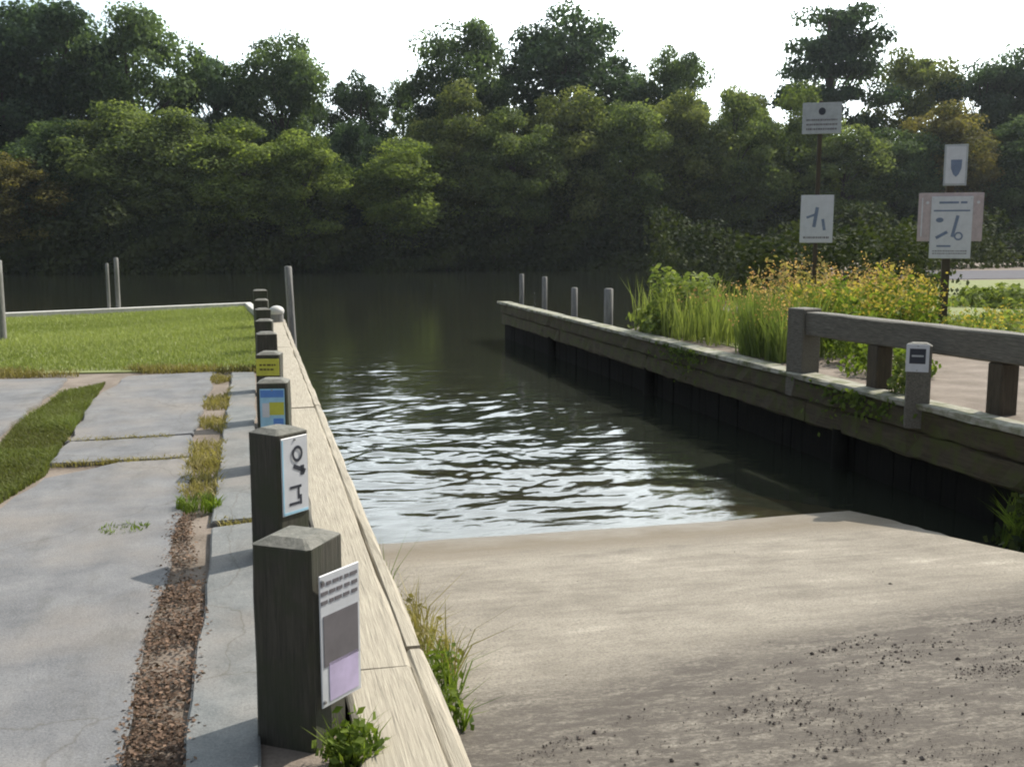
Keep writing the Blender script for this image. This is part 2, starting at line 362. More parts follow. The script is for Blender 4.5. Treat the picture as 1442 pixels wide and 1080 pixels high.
# ------------------------------------------------------------------ water
def build_water():
    xs = np.concatenate([-np.geomspace(700, 8, 18), np.linspace(-5, .3, 12), np.arange(.42, 6.7, .034), np.linspace(7, 20, 20), np.geomspace(22, 700, 20)])
    y = [7.6]
    while y[-1] < 34: y.append(y[-1] + max(.028, .0016 * y[-1] * max(1, y[-1] / 14)))
    ys = np.concatenate([[-30, 0, 5.5], y, np.geomspace(35, 800, 40)])
    X, Y = np.meshgrid(xs, ys); Z = np.zeros_like(X); r = np.random.default_rng(11)
    wx = X + .25 * np.sin(Y * .9 + X * .7) + .12 * np.sin(X * 2.3 - Y * 1.1); wy = Y + .3 * np.sin(X * .8) + .15 * np.sin(Y * 1.7 + X)
    for i in range(44):
        lam = r.uniform(.16, .62) if i > 9 else r.uniform(.6, 1.5); th = R(90) + r.normal(0, R(38)); kx, ky = 2 * np.pi / lam * np.cos(th), 2 * np.pi / lam * np.sin(th)
        a = .0105 * lam ** 1.1 * r.uniform(.4, 1.0) * (.56 if i > 9 else .56)
        ph = kx * wx + ky * wy + r.uniform(0, 6.28)
        Z += a * (np.sin(ph) + .25 * np.cos(2 * ph))
    patch = .62 + .38 * np.sin(X * .9 + 1.3 * np.sin(Y * .5)) * np.sin(Y * .62 + X * .35)
    fall = np.clip((27 - Y) / 14, .05, 1) ** 1.2 * np.clip((Y - 7.9) / 1.2, .25, 1)
    calm = 1 - .65 * np.clip((X - 3.4 + (Y - 9) * .05) / 2.0, 0, 1)
    Z = WL + .68 * Z * (1 - .4 * np.clip((12 - Y) / 3, 0, 1)) * patch * fall * calm * ((X > .3) & (X < 6.75))
    V = np.stack([X, Y, Z], -1).reshape(-1, 3); w = len(xs); i = np.arange(len(ys) - 1)[:, None] * w + np.arange(w - 1)[None]
    F = np.stack([i, i + 1, i + w + 1, i + w], -1).reshape(-1, 4)
    m, nt, b = mat('creek_water')
    gl = N(nt, 'ShaderNodeBsdfGlossy', Roughness=.05); gl.inputs[0].default_value = (1, 1, 1, 1)
    df = N(nt, 'ShaderNodeBsdfDiffuse'); df.inputs[0].default_value = (.034, .040, .028, 1)
    tr = N(nt, 'ShaderNodeBsdfTransparent'); tr.inputs[0].default_value = (.55, .47, .28, 1)
    body = N(nt, 'ShaderNodeMixShader'); body.inputs[0].default_value = .55
    nt.links.new(df.outputs[0], body.inputs[1]); nt.links.new(tr.outputs[0], body.inputs[2])
    fr = N(nt, 'ShaderNodeFresnel', IOR=1.33); top = N(nt, 'ShaderNodeMixShader')
    nt.links.new(fr.outputs[0], top.inputs[0]); nt.links.new(body.outputs[0], top.inputs[1]); nt.links.new(gl.outputs[0], top.inputs[2])
    bp = N(nt, 'ShaderNodeBump', Strength=.15, Distance=.02)
    nn = noise(nt, coords(nt, (.6, 1.6, 1)), 5.5, 3, .55); nt.links.new(nn, bp.inputs['Height'])
    nt.links.new(bp.outputs[0], gl.inputs['Normal']); nt.links.new(bp.outputs[0], fr.inputs['Normal'])
    nt.links.new(top.outputs[0], nt.nodes['Material Output'].inputs[0]); nt.nodes.remove(b)
    tag(npmesh('water', V, F, m, smooth=True), kind='structure')
build_water()

# ------------------------------------------------------------------ bulkheads
lb = empty('timber_bulkhead', (.45, 3, 0))
tag(lb, 'sunlit timber bulkhead with wide pale plank cap running along the left of the ramp', 'bulkhead')
def child(o, par): o.parent = par; o.matrix_parent_inverse = Matrix.Translation(-par.location); return o
for (y0, y1) in ((-4, 3.62), (3.63, 9.8), (9.815, 15.6), (15.61, 21.35)):
    child(timber('cap_plank', y0, y1, .27, .525, -.03, .035 + random.uniform(-.004, .004), M['plank']), lb)
    child(timber('edge_timber', y0 + .2, y1 + .18, .53, .595, -.12, .022, M['plank']), lb)
bm = bmesh.new()
y = -4.0
while y < 21.4:
    w_ = random.uniform(.2, .28); add_box(bm, (.545 + random.uniform(-.004, .004), y + w_ / 2, -1.4), (.05, w_ - .008, 2.5)); y += w_
child(bm_obj('sheeting', bm, M['sheet']), lb)
# back wall of the left bank, a pale concrete kerb along the creek
kb = slab('creek_kerb', [(.26, 21.62), (-.08, 26.35), (-4.95, 23.85), (-12.1, 20.15), (-40, 12.2), (-40, 11.9), (-12, 19.85), (-4.85, 23.55), (-.22, 25.95), (.1, 21.6)], -2.4, .1, plain('pale_concrete', (.56, .55, .50), .85), .01)
tag(kb, 'low pale concrete kerb along the creek behind the lawn', 'kerb')

rb = empty('timber_bulkhead', (6.4, 9, 0))
tag(rb, 'dark mossy timber bulkhead with grey cap running along the right of the water', 'bulkhead')
for (y0, y1) in ((-4, 6.9), (6.915, 11.95), (11.96, 16.7), (16.715, 21.9), (21.91, 26.9)):
    child(timber('cap_timber', y0, y1, 6.36, 6.66, -.06, random.uniform(-.004, .006), M['cap'], amp=.007), rb)
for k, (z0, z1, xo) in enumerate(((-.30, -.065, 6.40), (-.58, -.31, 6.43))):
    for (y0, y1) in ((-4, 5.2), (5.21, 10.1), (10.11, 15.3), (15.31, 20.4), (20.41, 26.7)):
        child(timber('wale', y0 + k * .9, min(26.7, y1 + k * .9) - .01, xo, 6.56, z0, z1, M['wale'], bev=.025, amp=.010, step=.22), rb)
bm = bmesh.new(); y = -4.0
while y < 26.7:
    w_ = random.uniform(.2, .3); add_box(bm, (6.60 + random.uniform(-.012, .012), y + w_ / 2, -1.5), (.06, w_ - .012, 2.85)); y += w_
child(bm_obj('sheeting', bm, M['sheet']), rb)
for yy in (4.4, 10.3, 16.2, 22.1):
    V, F = tube_geo([(6.50, yy, -2.6), (6.49, yy, -1.2), (6.49, yy, -.53)], [.10, .095, .09], 12)
    child(npmesh('piling', V, F, M['sheet'], smooth=True), rb)

# ------------------------------------------------------------------ square posts on the left bulkhead
def post_mesh(w, h, name, parent, m, top=.022, ch=.022):
    """square timber post with chamfered arrises and a low hipped weathered top"""
    bm = bmesh.new(); s = w / 2; c = .012
    prof = [(-s + c, -s), (s - c, -s), (s, -s + c), (s, s - c), (s - c, s), (-s + c, s), (-s, s - c), (-s, -s + c)]
    rings = []
    for (z, k) in ((-.25, 1.), (0, 1.), (h * .35, .995), (h * .7, 1.0), (h - top - .004, 1.), (h - top, .985), (h, 1 - ch * 2 / w * 2.1)):
        rings.append([bm.verts.new((x * k + random.gauss(0, .0015), y_ * k + random.gauss(0, .0015), z)) for x, y_ in prof])
    for a, b in zip(rings, rings[1:]):
        for i in range(8):
            fc = bm.faces.new((a[i], a[(i + 1) % 8], b[(i + 1) % 8], b[i]))
            if b is rings[-1]: fc.material_index = 1
    fc = bm.faces.new(rings[-1]); fc.material_index = 1
    me = bpy.data.meshes.new(name); bm.to_mesh(me); bm.free()
    return link(name, me, [m, M['posttop']], parent)
def plate(name, par, w, h, t, m, marks=(), at_=(0, 0, 0), rot=(0, 0, 0), bolts=()):
    """sign plate in its own XZ plane facing -Y; marks = (name, material, [(x, z, w, h)...])"""
    bm = bmesh.new(); add_box(bm, (0, 0, 0), (w, t, h), bev=min(.004, t * .4))
    o = bm_obj(name, bm, m, par); o.location = at_; o.rotation_euler = rot
    todo = []
    for (nm, mm, rects) in marks:
        if nm in ('print', 'small_print', 'heading', 'olive_mark'): todo.append((nm, mm, rects))
        else: todo += [(nm, mm, [q]) for q in rects]
    for (nm, mm, rects) in todo:
        bm = bmesh.new()
        for q in rects:
            if len(q) == 4: add_box(bm, (q[0], -t / 2 - .0012, q[1]), (q[2], .002, q[3]))
            else:
                if q[4] == 'ring':
                    n = 20; ri = .62
                    for i in range(n):
                        a0, a1 = 2 * math.pi * i / n, 2 * math.pi * (i + 1) / n
                        vv = [bm.verts.new((q[0] + q[2] / 2 * kk * math.cos(a), -t / 2 - .0042, q[1] + q[3] / 2 * kk * math.sin(a))) for kk, a in ((1, a0), (1, a1), (ri, a1), (ri, a0))]
                        bm.faces.new(vv[::-1])
                elif q[4] == 'disc':
                    bm.faces.new([bm.verts.new((q[0] + q[2] / 2 * math.cos(a), -t / 2 - .0042, q[1] + q[3] / 2 * math.sin(a))) for a in [2 * math.pi * i / 14 for i in range(14)]])
                elif q[4] == 'shield':
                    pr = [(-.5, .5), (.5, .5), (.48, .0), (.25, -.35), (0, -.5), (-.25, -.35), (-.48, 0)]
                    bm.faces.new([bm.verts.new((q[0] + q[2] * a, -t / 2 - .0042, q[1] + q[3] * b_)) for a, b_ in pr])
                else:
                    add_box(bm, (q[0], -t / 2 - .0012, q[1]), (q[2], .002, q[3]), Matrix.Rotation(R(q[4]), 4, 'Y'))
        bm_obj(nm, bm, mm, o)
    if bolts:
        for (x, z) in bolts:
            bm = bmesh.new()
            bmesh.ops.create_cone(bm, cap_ends=True, segments=8, radius1=.007, radius2=.005, depth=.006, matrix=Matrix.Translation((x, -t / 2 - .003, z)) @ Matrix.Rotation(R(90), 4, 'X'))
            bm_obj('bolt', bm, M['galv'], o)
    return o
def lines(x0, x1, z0, z1, n, r=random.Random(3), h=.4):
    """rows of short illegible dashes, as far as the photo resolves the small print"""
    out = []; dz = (z1 - z0) / n
    for i in range(n):
        x = x0
        while x < x1 - .01:
            w_ = r.uniform(.012, .035); w_ = min(w_, x1 - x); out.append((x + w_ / 2, z1 - dz * (i + .5), w_, dz * h)); x += w_ + r.uniform(.006, .012)
    return out
G = 'square dark posts in a row along the left bulkhead'
# nearest: corners (-.04,3.27) (.14,3.15) measured
yaw1 = math.atan2(3.15 - 3.27, .18)
p1 = empty('bollard_post', (.14 + .108 * (math.cos(yaw1) * -1) + .108 * -math.sin(yaw1), 3.15 + .108 * -math.sin(yaw1) + .108 * math.cos(yaw1), 0), yaw1)
tag(p1, 'largest, nearest square dark timber post, white notice with a dark block on its right side', 'post', G)
post_mesh(.216, .665, 'post', p1, M['post'])
nt_ = plate('notice', p1, .19, .44, .006, M['white'], [
    ('print', M['greyink'], lines(-.09, .09, .115, .205, 3)),
    ('dark_block', M['greyink'], [(0, .0, .165, .17)]),
    ('print', M['violet'], [(.01, -.14, .14, .13)])], bolts=((-.085, .2), (-.085, -.2)))
# hinged on the front right corner of the post and splayed a little from its side
corner = Vector((.15, 3.16)); d_ = Vector((.72, .69)).normalized(); ctr = corner + d_ * .105
loc = p1.matrix_world
import mathutils
def to_local(par, wx, wy, wz, ang):
    rz = par.rotation_euler.z; v = Vector((wx - par.location.x, wy - par.location.y)); c, s = math.cos(-rz), math.sin(-rz)
    return (c * v.x - s * v.y, s * v.x + c * v.y, wz - par.location.z), (0, 0, ang - rz)
l_, r_ = to_local(p1, ctr.x + .01, ctr.y - .008, .335, math.atan2(d_.y, d_.x)); nt_.location = l_; nt_.rotation_euler = r_

posts = [  # y of the near corner, yaw, height, width, label
    (5.17, -47, .66, .215, 'second square dark post from the camera, tall white plate with black marks on it'),
    (7.25, -8, .64, .215, 'third square dark post from the camera, with a blue and white plate'),
    (9.2, -10, .63, .21, 'fourth square dark post from the camera, with a bright yellow plate'),
    (11.15, 4, .64, .21, 'fifth square dark post from the camera, first one without a plate'),
    (13.15, -6, .63, .21, 'sixth square dark post from the camera, bare olive brown timber'),
    (15.2, 8, .64, .21, 'seventh post from the camera, bare dark timber in front of the pale stub'),
    (17.3, -5, .66, .22, 'eighth post from the camera, bare black timber just before the white capped stub'),
    (19.4, 3, .72, .25, 'farthest and tallest-looking dark post beside the white capped stub at the bulkhead end')]
pl = []
for i, (yy, yw, h, w_, lab) in enumerate(posts):
    a = R(yw); cx = .115 if i else .095
    e = empty('bollard_post', (cx, yy + w_ * .6, 0), a); tag(e, lab, 'post', G); post_mesh(w_, h, 'post', e, M['post']); pl.append((e, w_, h))
e, w_, h = pl[0]   # plate on the right-hand face
plate('plate', e, .185, .40, .006, M['white'], [
    ('cyan_edge', M['cyan'], [(-.085, 0, .008, .38), (0, -.19, .17, .012)]),
    ('black_mark', M['ink'], [(.015, .11, .075, .085, 'ring'), (.03, .03, .09, .022, 25), (.05, .02, .025, .05), (-.0, -.06, .08, .014), (.02, -.09, .012, .07), (-.01, -.145, .07, .014), (.035, -.13, .012, .05)])],
    (w_ / 2 + .005, 0, .42), (0, 0, R(90)), bolts=((0, .185),))
e, w_, h = pl[1]
plate('plate', e, .17, .30, .006, M['cyan'], [('blue_band', M['blue'], [(0, .115, .16, .05), (.04, -.09, .07, .06)]), ('yellow_band', M['yellow'], [(.03, .01, .10, .09)]), ('pale_patch', M['white'], [(-.045, 0, .05, .10)])],
      (.0, -w_ / 2 - .005, .43), bolts=((0, .14),))
e, w_, h = pl[2]
plate('plate', e, .20, .15, .006, M['yellow'], [('olive_mark', M['dry'], lines(-.07, .07, -.04, .04, 2))], (0, -w_ / 2 - .005, .50))
# white capped stub at the end of the bulkhead
st = empty('piling_stub', (.42, 20.6, .03)); tag(st, 'short round piling stub with white domed cap on the far end of the left bulkhead', 'piling')
V, F = tube_geo([(0, 0, 0), (0, 0, .16)], [.13, .13], 16); npmesh('stump', V, F, M['pile'], st, smooth=True)
bm = bmesh.new(); bmesh.ops.create_uvsphere(bm, u_segments=20, v_segments=10, radius=.15)
bmesh.ops.scale(bm, vec=(1, 1, .75), verts=bm.verts[:]); bmesh.ops.translate(bm, vec=(0, 0, .21), verts=bm.verts[:]); bm_obj('cap', bm, M['whitecap'], st, True)

def pole(name, x, y, z0, z1, r, m, label, cat, group=None, lean=(0, 0), k=12):
    e = empty(name, (x, y, z0)); tag(e, label, cat, group); n = 6; L = z1 - z0
    V, F = tube_geo([(lean[0] * i / n, lean[1] * i / n, L * i / n) for i in range(n + 1)] + [(lean[0], lean[1], L + .012)], [r * (1.02 - .02 * i / n) for i in range(n + 1)] + [r * .72], k)
    V.append((lean[0], lean[1], L + .014)); o = len(V) - 1; b0 = (n + 1) * k
    me = bpy.data.meshes.new('shaft'); me.from_pydata(V, [], F + [(b0 + j, b0 + (j + 1) % k, o) for j in range(k)]); me.update()
    for p in me.polygons: p.use_smooth = len(p.vertices) == 4
    link('shaft', me, m, e)
    return e
pole('mooring_pole', .82, 21.75, -2.4, 1.08, .075, M['pile'], 'tall slim grey mooring pole standing in the water at the left bulkhead end', 'pole', lean=(-.12, 0))
GP = 'slim pipes at the creek edge behind the lawn'
a = at(153, 437, 0, 24.6); pole('pipe', a[0], 24.7, -.6, 1.1, .035, M['pile'], 'slim darker grey pipe, left one of the close pair behind the lawn', 'pipe', GP)
a = at(165, 437, 0, 24.6); pole('pipe', a[0], 24.85, -.6, 1.22, .05, M['pile'], 'slim pale pipe, right and taller one of the close pair behind the lawn', 'pipe', GP)
a = at(3, 480); e = pole('marker_post', a[0], a[1], -.2, 1.29, .075, M['pile'], 'pale grey marker post standing on the lawn at the left edge of the photo', 'post')
GQ = 'slim pilings rising behind the right bulkhead over the water'
for (px, py, lab, zt, r) in ((737, 26.2, 'pale slim piling closest to the far tip of the right bulkhead', .74, .06), (770, 24.0, 'palest and tallest slim piling, next to the one at the bulkhead tip', .74, .065),
        (812, 21.6, 'short dim grey piling behind the bulkhead, between the pale pair and the weeds', .58, .07), (862, 19.35, 'brownish piling behind the bulkhead close to the yellow green bushes', .66, .09)):
    pole('slim_piling', 6.86, py, -2.5, zt, r, M['pile'], lab, 'piling', GQ)

# ------------------------------------------------------------------ guard rail on the right bank
gr = empty('guard_rail', (6.8, 9, 0)); tag(gr, 'heavy grey timber guard rail with thick end post on the right bank', 'rail')
rbm = child(timber('rail_beam', 0.5, 11.2, 6.72, 6.93, .47, .755, M['rail'], bev=.018, amp=.005), gr)
for v in rbm.data.vertices: v.co.x += -.085 * (v.co.y - 8.2)
def rpost(x, y, w_, h, m, yaw=0): 
    bm = bmesh.new(); add_box(bm, (x - 6.8, y - 9, h / 2 - .15), (w_, w_, h + .3), yaw, bev=.014); return bm_obj('rail_post', bm, m, gr)
rpost(6.55, 11.30, .29, .79, M['rail'], R(12))
for yy in (9.9, 8.15, 6.3, 4.4, 2.5): rpost(6.83 - .085 * (yy - 8.2), yy, .2, .467, M['brownpost'])
s4 = empty('sign_post', (6.43, 8.86, 0), R(-34)); tag(s4, 'short dark post on the right bulkhead cap with small white plate bearing a black rectangle', 'post')
post_mesh(.23, .60, 'post', s4, M['rail'])
plate('plate', s4, .215, .275, .006, M['white'], [('black_rectangle', M['ink'], [(.0, .02, .15, .15)]), ('pale_line', M['grey_sign'], [])][:1], (-.02, -.121, .455), bolts=((0, .12), (0, -.12)))
bm = bmesh.new(); add_box(bm, (-.02, -.1285, .478), (.11, .003, .018)); bm_obj('pale_line', bm, M['grey_sign'], s4)
tmp = s4

# ------------------------------------------------------------------ tall signs
A = at(1326, 470, 0, 15.0)
s1 = empty('notice_board', (A[0], 15.0, 0), R(-32)); tag(s1, 'brown post with a large white notice board and small shield plate on top', 'sign')
def rectpost(par, w_, z0, z1, m, nm='post'):
    bm = bmesh.new(); add_box(bm, (0, 0, (z0 + z1) / 2), (w_, w_, z1 - z0), bev=.01); return bm_obj(nm, bm, m, par)
def Zof(py, Y, px=1335): return float(at(px, py, 0, Y)[2])
rectpost(s1, .13, -.3, Zof(262, 15), M['brownpost'])
zc, hh = (Zof(272, 15) + Zof(340, 15)) / 2, Zof(272, 15) - Zof(340, 15)
plate('backing_board', s1, 1.0, hh, .02, M['board'], [('pale_print', M['white'], [(-.36, hh * .3, .05, .05, 'disc'), (.42, hh * .3, .05, .05, 'disc')] + [(-.44, 0, .02, hh * .8)])], (.02, -.078, zc))
zc2, h2 = (Zof(277, 15) + Zof(364, 15)) / 2, Zof(277, 15) - Zof(364, 15)
plate('white_panel', s1, .64, h2, .014, M['white'], [
    ('heading', M['blueink'], [(-.05, h2 * .40, .30, .035), (.18, h2 * .40, .10, .035), (0, h2 * .27, .56, .025)]),
    ('figure', M['blueink'], [(-.18, h2 * .12, .12, .08, 'disc'), (.06, h2 * .02, .05, .36, 12), (-.14, -h2 * .12, .20, .05, -30), (.12, -h2 * .14, .14, .14, 'ring'), (-.1, -h2 * .3, .22, .03)]),
    ('small_print', M['greyink'], lines(-.27, .27, -h2 * .44, -h2 * .36, 2))], (.04, -.098, zc2), bolts=((-.29, h2 * .46), (.29, h2 * .46)))
zc3, h3 = (Zof(204, 15) + Zof(262, 15)) / 2, Zof(204, 15) - Zof(262, 15)
rectpost(s1, .05, Zof(262, 15) + .002, Zof(210, 15), M['galv'], 'stem').location = (.06, 0, 0)
plate('shield_plate', s1, .36, h3, .01, M['grey_sign'], [('pale_field', M['white'], [(0, -.0, .30, h3 * .9)]), ('dark_shield', M['blueink'], [(.01, -h3 * .08, .17, h3 * .42, 'shield')])], (.06, -.06, zc3))
bpy.data.objects[s1.name]
A = at(1146, 400, 0, 16.5)
s2 = empty('notice_board', (A[0], 16.5, 0), R(-26)); tag(s2, 'thin post behind the yellow flowers with a grey sign high up, white sign below', 'sign')
def Z2(py): return float(at(1146, py, 0, 16.5)[2])
rectpost(s2, .075, -.3, Z2(142), M['brownpost'])
h_ = Z2(145) - Z2(189); plate('upper_sign', s2, .66, h_, .012, M['grey_sign'], [('dark_emblem', M['ink'], [(.0, h_ * .22, .12, .13, 'disc')]), ('small_print', M['greyink'], lines(-.26, .26, -h_ * .42, h_ * .02, 3))], (.02, -.05, (Z2(145) + Z2(189)) / 2))
h_ = Z2(275) - Z2(342); plate('lower_sign', s2, .56, h_, .012, M['white'], [('grey_figure', M['blueink'], [(-.02, .03, .06, h_ * .42, 8), (-.1, .05, .16, .04, -20), (.12, -.1, .05, .2, -10)]), ('small_print', M['greyink'], lines(-.22, .22, -h_ * .44, -h_ * .34, 1))], (0, -.05, (Z2(275) + Z2(342)) / 2))

# ------------------------------------------------------------------ blades, leaves, litter
def blades(P, h, w_, lean=.35, curve=.5, tint=None, seed=0):
    """P (n,3) roots -> verts, tris, tint: bent tapering blades"""
    r = np.random.default_rng(seed); n = len(P); a = r.uniform(0, 2 * np.pi, n); b = r.uniform(0, 2 * np.pi, n)
    h = h * r.uniform(.55, 1.15, n); w_ = w_ * r.uniform(.7, 1.3, n); L = lean * r.uniform(.1, 1.4, n) * h
    s = np.stack([np.cos(a), np.sin(a), np.zeros(n)], -1) * w_[:, None] / 2; d = np.stack([np.cos(b), np.sin(b), np.zeros(n)], -1)
    up = np.array([0, 0, 1.])
    mid = P + d * (L * (1 - curve) * .5)[:, None] + up * (h * .58)[:, None]; tip = P + d * L[:, None] + up * h[:, None]
    V = np.stack([P - s, P + s, mid - s * .8, mid + s * .8, tip], 1); o = (np.arange(n) * 5)[:, None, None]
    F = (np.array([[0, 1, 3], [0, 3, 2], [2, 3, 4]])[None] + o).reshape(-1, 3)
    t = r.uniform(0, 1, n) if tint is None else np.clip(tint + r.normal(0, .15, n), 0, 1)
    return V.reshape(-1, 3), F, np.repeat(t, 5)
def leaves(P, Nn, size, tint, asp=1.5, seed=0):
    """diamond leaves at P, facing Nn"""
    r = np.random.default_rng(seed); n = len(P)
    Nn = Nn / (np.linalg.norm(Nn, axis=1, keepdims=True) + 1e-9); u = np.cross(Nn, r.normal(size=(n, 3))); u /= np.linalg.norm(u, axis=1, keepdims=True) + 1e-9; v = np.cross(Nn, u)
    s = (size * r.uniform(.6, 1.3, n))[:, None] / 2
    V = np.stack([P - u * s * asp, P - v * s + Nn * s * .15, P + u * s * asp, P + v * s + Nn * s * .15], 1)
    F = np.arange(n * 4).reshape(-1, 4)
    return V.reshape(-1, 3), F, np.repeat(tint, 4)
def inpoly(P, poly):
    x, y = P[:, 0], P[:, 1]; c = np.zeros(len(P), bool); j = len(poly) - 1
    for i in range(len(poly)):
        xi, yi = poly[i]; xj, yj = poly[j]
        c ^= ((yi > y) != (yj > y)) & (x < (xj - xi) * (y - yi) / (yj - yi + 1e-12) + xi); j = i
    return c
def scatter(poly, n, seed=0, z=0.):
    r = np.random.default_rng(seed); a = np.array(poly); lo, hi = a.min(0), a.max(0); out = []; t = 0
    while t < n:
        P = r.uniform(lo, hi, (n * 2, 2)); P = P[inpoly(P, poly)]; out.append(P); t += len(P)
    P = np.concatenate(out)[:n]; return np.concatenate([P, np.full((n, 1), z)], 1)
def clump_noise(P, s, seed=0):
    r = np.random.default_rng(seed); v = np.zeros(len(P))
    for _ in range(7):
        k = r.normal(0, s, 2); v += np.sin(P[:, 0] * k[0] + P[:, 1] * k[1] + r.uniform(0, 6.28))
    return np.clip(.5 + v / 7 * 1.1, 0, 1)

lawn = [(.0, 13.5), (.05, 21.4), (-.25, 25.8), (-4.9, 23.3), (-11, 20.0), (-11, 13.9), (-6, 14.0), (-3, 13.75)]
P = scatter(lawn, 90000, 1, -.012); cn = clump_noise(P, 1.6, 2)
V, F, t = blades(P, .055 + .035 * cn, .014, .5, tint=.25 + .6 * cn * np.clip((P[:, 1] - 12.5) / 3, .3, 1), seed=3); tag(npmesh('lawn_grass', V, F, M['lawn_blade'], tint=t), 'mown green grass covering the lawn between paving and creek', 'grass', kind='stuff')
strip = [(-1.70, 12.5), (-1.60, 10.5), (-1.52, 8.6), (-1.46, 7.6), (-1.60, 6.75), (-2.2, 6.1), (-3.2, 5.9), (-3.0, 6.4), (-2.2, 7.2), (-1.98, 8.3), (-2.08, 9.6), (-2.02, 11.6)]
P = scatter(strip, 26000, 4, -.03); cn = clump_noise(P, 3.5, 5); cn = np.maximum(cn, .2)
V, F, t = blades(P, .025 + .075 * cn, .010, .8, tint=.1 + .8 * cn, seed=6); tag(npmesh('verge_grass', V, F, M['verge'], tint=t), 'rough green grass strip growing between the slabs at the left', 'grass', kind='stuff')
# edge of lawn / seam weeds
P = scatter([(-5, 13.3), (0, 13.0), (0, 13.5), (-3, 13.8), (-7, 14.0)], 5000, 8, -.02); cn = clump_noise(P, 4, 9)
V, F, t = blades(P[cn > .4], .1, .014, .7, tint=.35, seed=7); lawn_edge = (V, F, t)
tag(npmesh('edge_grass', V, F, M['dry'], tint=t), 'straggly yellowed grass along the front edge of the lawn', 'grass', kind='stuff')
P = scatter([(-.53, 6.3), (-.53, 13.2), (-.27, 13.2), (-.26, 6.3)], 3200, 10, -.03); cn = clump_noise(P, 3.4, 12); k = cn > .5
V, F, t = blades(P[k], .07, .011, .8, tint=.2 + .5 * cn[k], seed=11); tag(npmesh('seam_weeds', V, F, M['dry'], tint=t), 'yellowed weeds growing in the dirt seam between the paving slabs', 'weeds', kind='stuff')

r = np.random.default_rng(15); jj = [np.stack([r.uniform(-1.5, -.5, 420), yj + r.normal(0, .035, 420), np.full(420, -.02)], -1) for yj in (7.87, 8.78)] + [np.stack([r.uniform(-.3, 0, 160), 5.93 + r.normal(0, .04, 160), np.full(160, -.02)], -1)]
P = np.concatenate(jj); cn = clump_noise(P, 6, 16); P = P[cn > .35]
V, F, t = blades(P, .045, .009, 1.2, seed=17); tag(npmesh('joint_weeds', V, F, M['dry'], tint=t), 'thin dry weeds rooted in the cross joints of the paving', 'weeds', kind='stuff')

def tuft(name, x, y, z, n, rad, h, m, label, cat='weed', seed=0, w_=.009, lean=.7, group=None, base=None, sq=1.):
    e = empty(name, (x, y, z)); tag(e, label, cat, group); r = np.random.default_rng(seed)
    a = r.uniform(0, 6.28, n); q = rad * np.sqrt(r.uniform(0, 1, n)); P = np.stack([q * np.cos(a), q * np.sin(a) * sq, np.full(n, 0. if base is None else base)], -1)
    V, F, t = blades(P, h, w_, lean, seed=seed); npmesh('blades', V, F, m, e, tint=t); return e
def leafy(par, n, rad, h, size, m, seed=0, nm='foliage', zlo=.02, dome=True):
    r = np.random.default_rng(seed); d = r.normal(size=(n, 3)); d[:, 2] = np.abs(d[:, 2]); d /= np.linalg.norm(d, axis=1, keepdims=True)
    q = r.uniform(.25, 1, n) ** .6
    lump = 1 + .25 * np.sin(d[:, 0] * 6 + seed) * np.cos(d[:, 1] * 5) + .15 * np.sin(d[:, 2] * 9)
    P = d * (q * lump)[:, None] * np.array([rad, rad, h]) + np.array([0, 0, zlo]); cn = np.clip(r.normal(.5, .25, n), 0, 1)
    V, F, t = leaves(P, d * .7 + r.normal(0, .6, (n, 3)), np.full(n, size), cn, 1.6, seed); return npmesh(nm, V, F, m, par, tint=t)
g = tuft('grass_tuft', .245, 3.03, .0, 150, .085, .11, M['weed'], 'bushy green weed at the foot of the nearest post on its right side', seed=21, w_=.009, lean=.9, base=.0)
leafy(g, 170, .10, .12, .022, M['weed'], 22)
for (x, y, rad, n, h, lab, m, sd) in (
        (-.76, 5.95, .13, 130, .05, 'small lone grass tuft in the middle of the near paving slab', 'weed', 31),
        (-.37, 6.35, .13, 260, .10, 'green grass tuft in the paving seam left of the second post', 'weed', 32),
        (-.40, 7.6, .12, 160, .08, 'sparse olive tuft in the paving seam left of the third post', 'dry', 33),
        (.66, 5.75, .06, 46, .42, 'tall bright green grass blades beside the plank where water meets ramp', 'reed', 34)):
    tuft('grass_tuft', x, y, (ramp_z(y) if x > .5 else -.02), n, rad, h, M[m], lab, 'grass tuft', seed=sd)
for (x, y, n, h, lab, m, sd, rad) in (
        (.73, 5.15, 110, .36, 'dry straw coloured weed stalks beside the plank near the bright blades', 'dry', 41, .14),
        (.74, 4.3, 110, .27, 'green and straw weed clump against the plank halfway up the ramp', 'weed', 42, .11),
        (.78, 4.62, 70, .32, 'thin dry weed spraying over the ramp between two clumps', 'dry', 43, .12),
        (.70, 3.85, 70, .18, 'lowest sparse green weed against the plank near the bottom of the photo', 'weed', 44, .08)):
    e = tuft('weed_clump', x, y, ramp_z(y), n, rad, h, M[m], lab, 'weed', seed=sd, w_=.007, lean=.9)
    leafy(e, 120, rad * 1.2, h * .7, .022, M['weed'] if m == 'weed' else M['dry'], sd + 1)
e = tuft('weed_clump', 6.1, 6.75, ramp_z(6.8) - .12, 240, .28, .42, M['weed'], 'dark olive weeds growing at the foot of the right bulkhead beside the ramp', seed=47, w_=.014)
leafy(e, 500, .32, .4, .05, M['under_leaf'], 48)

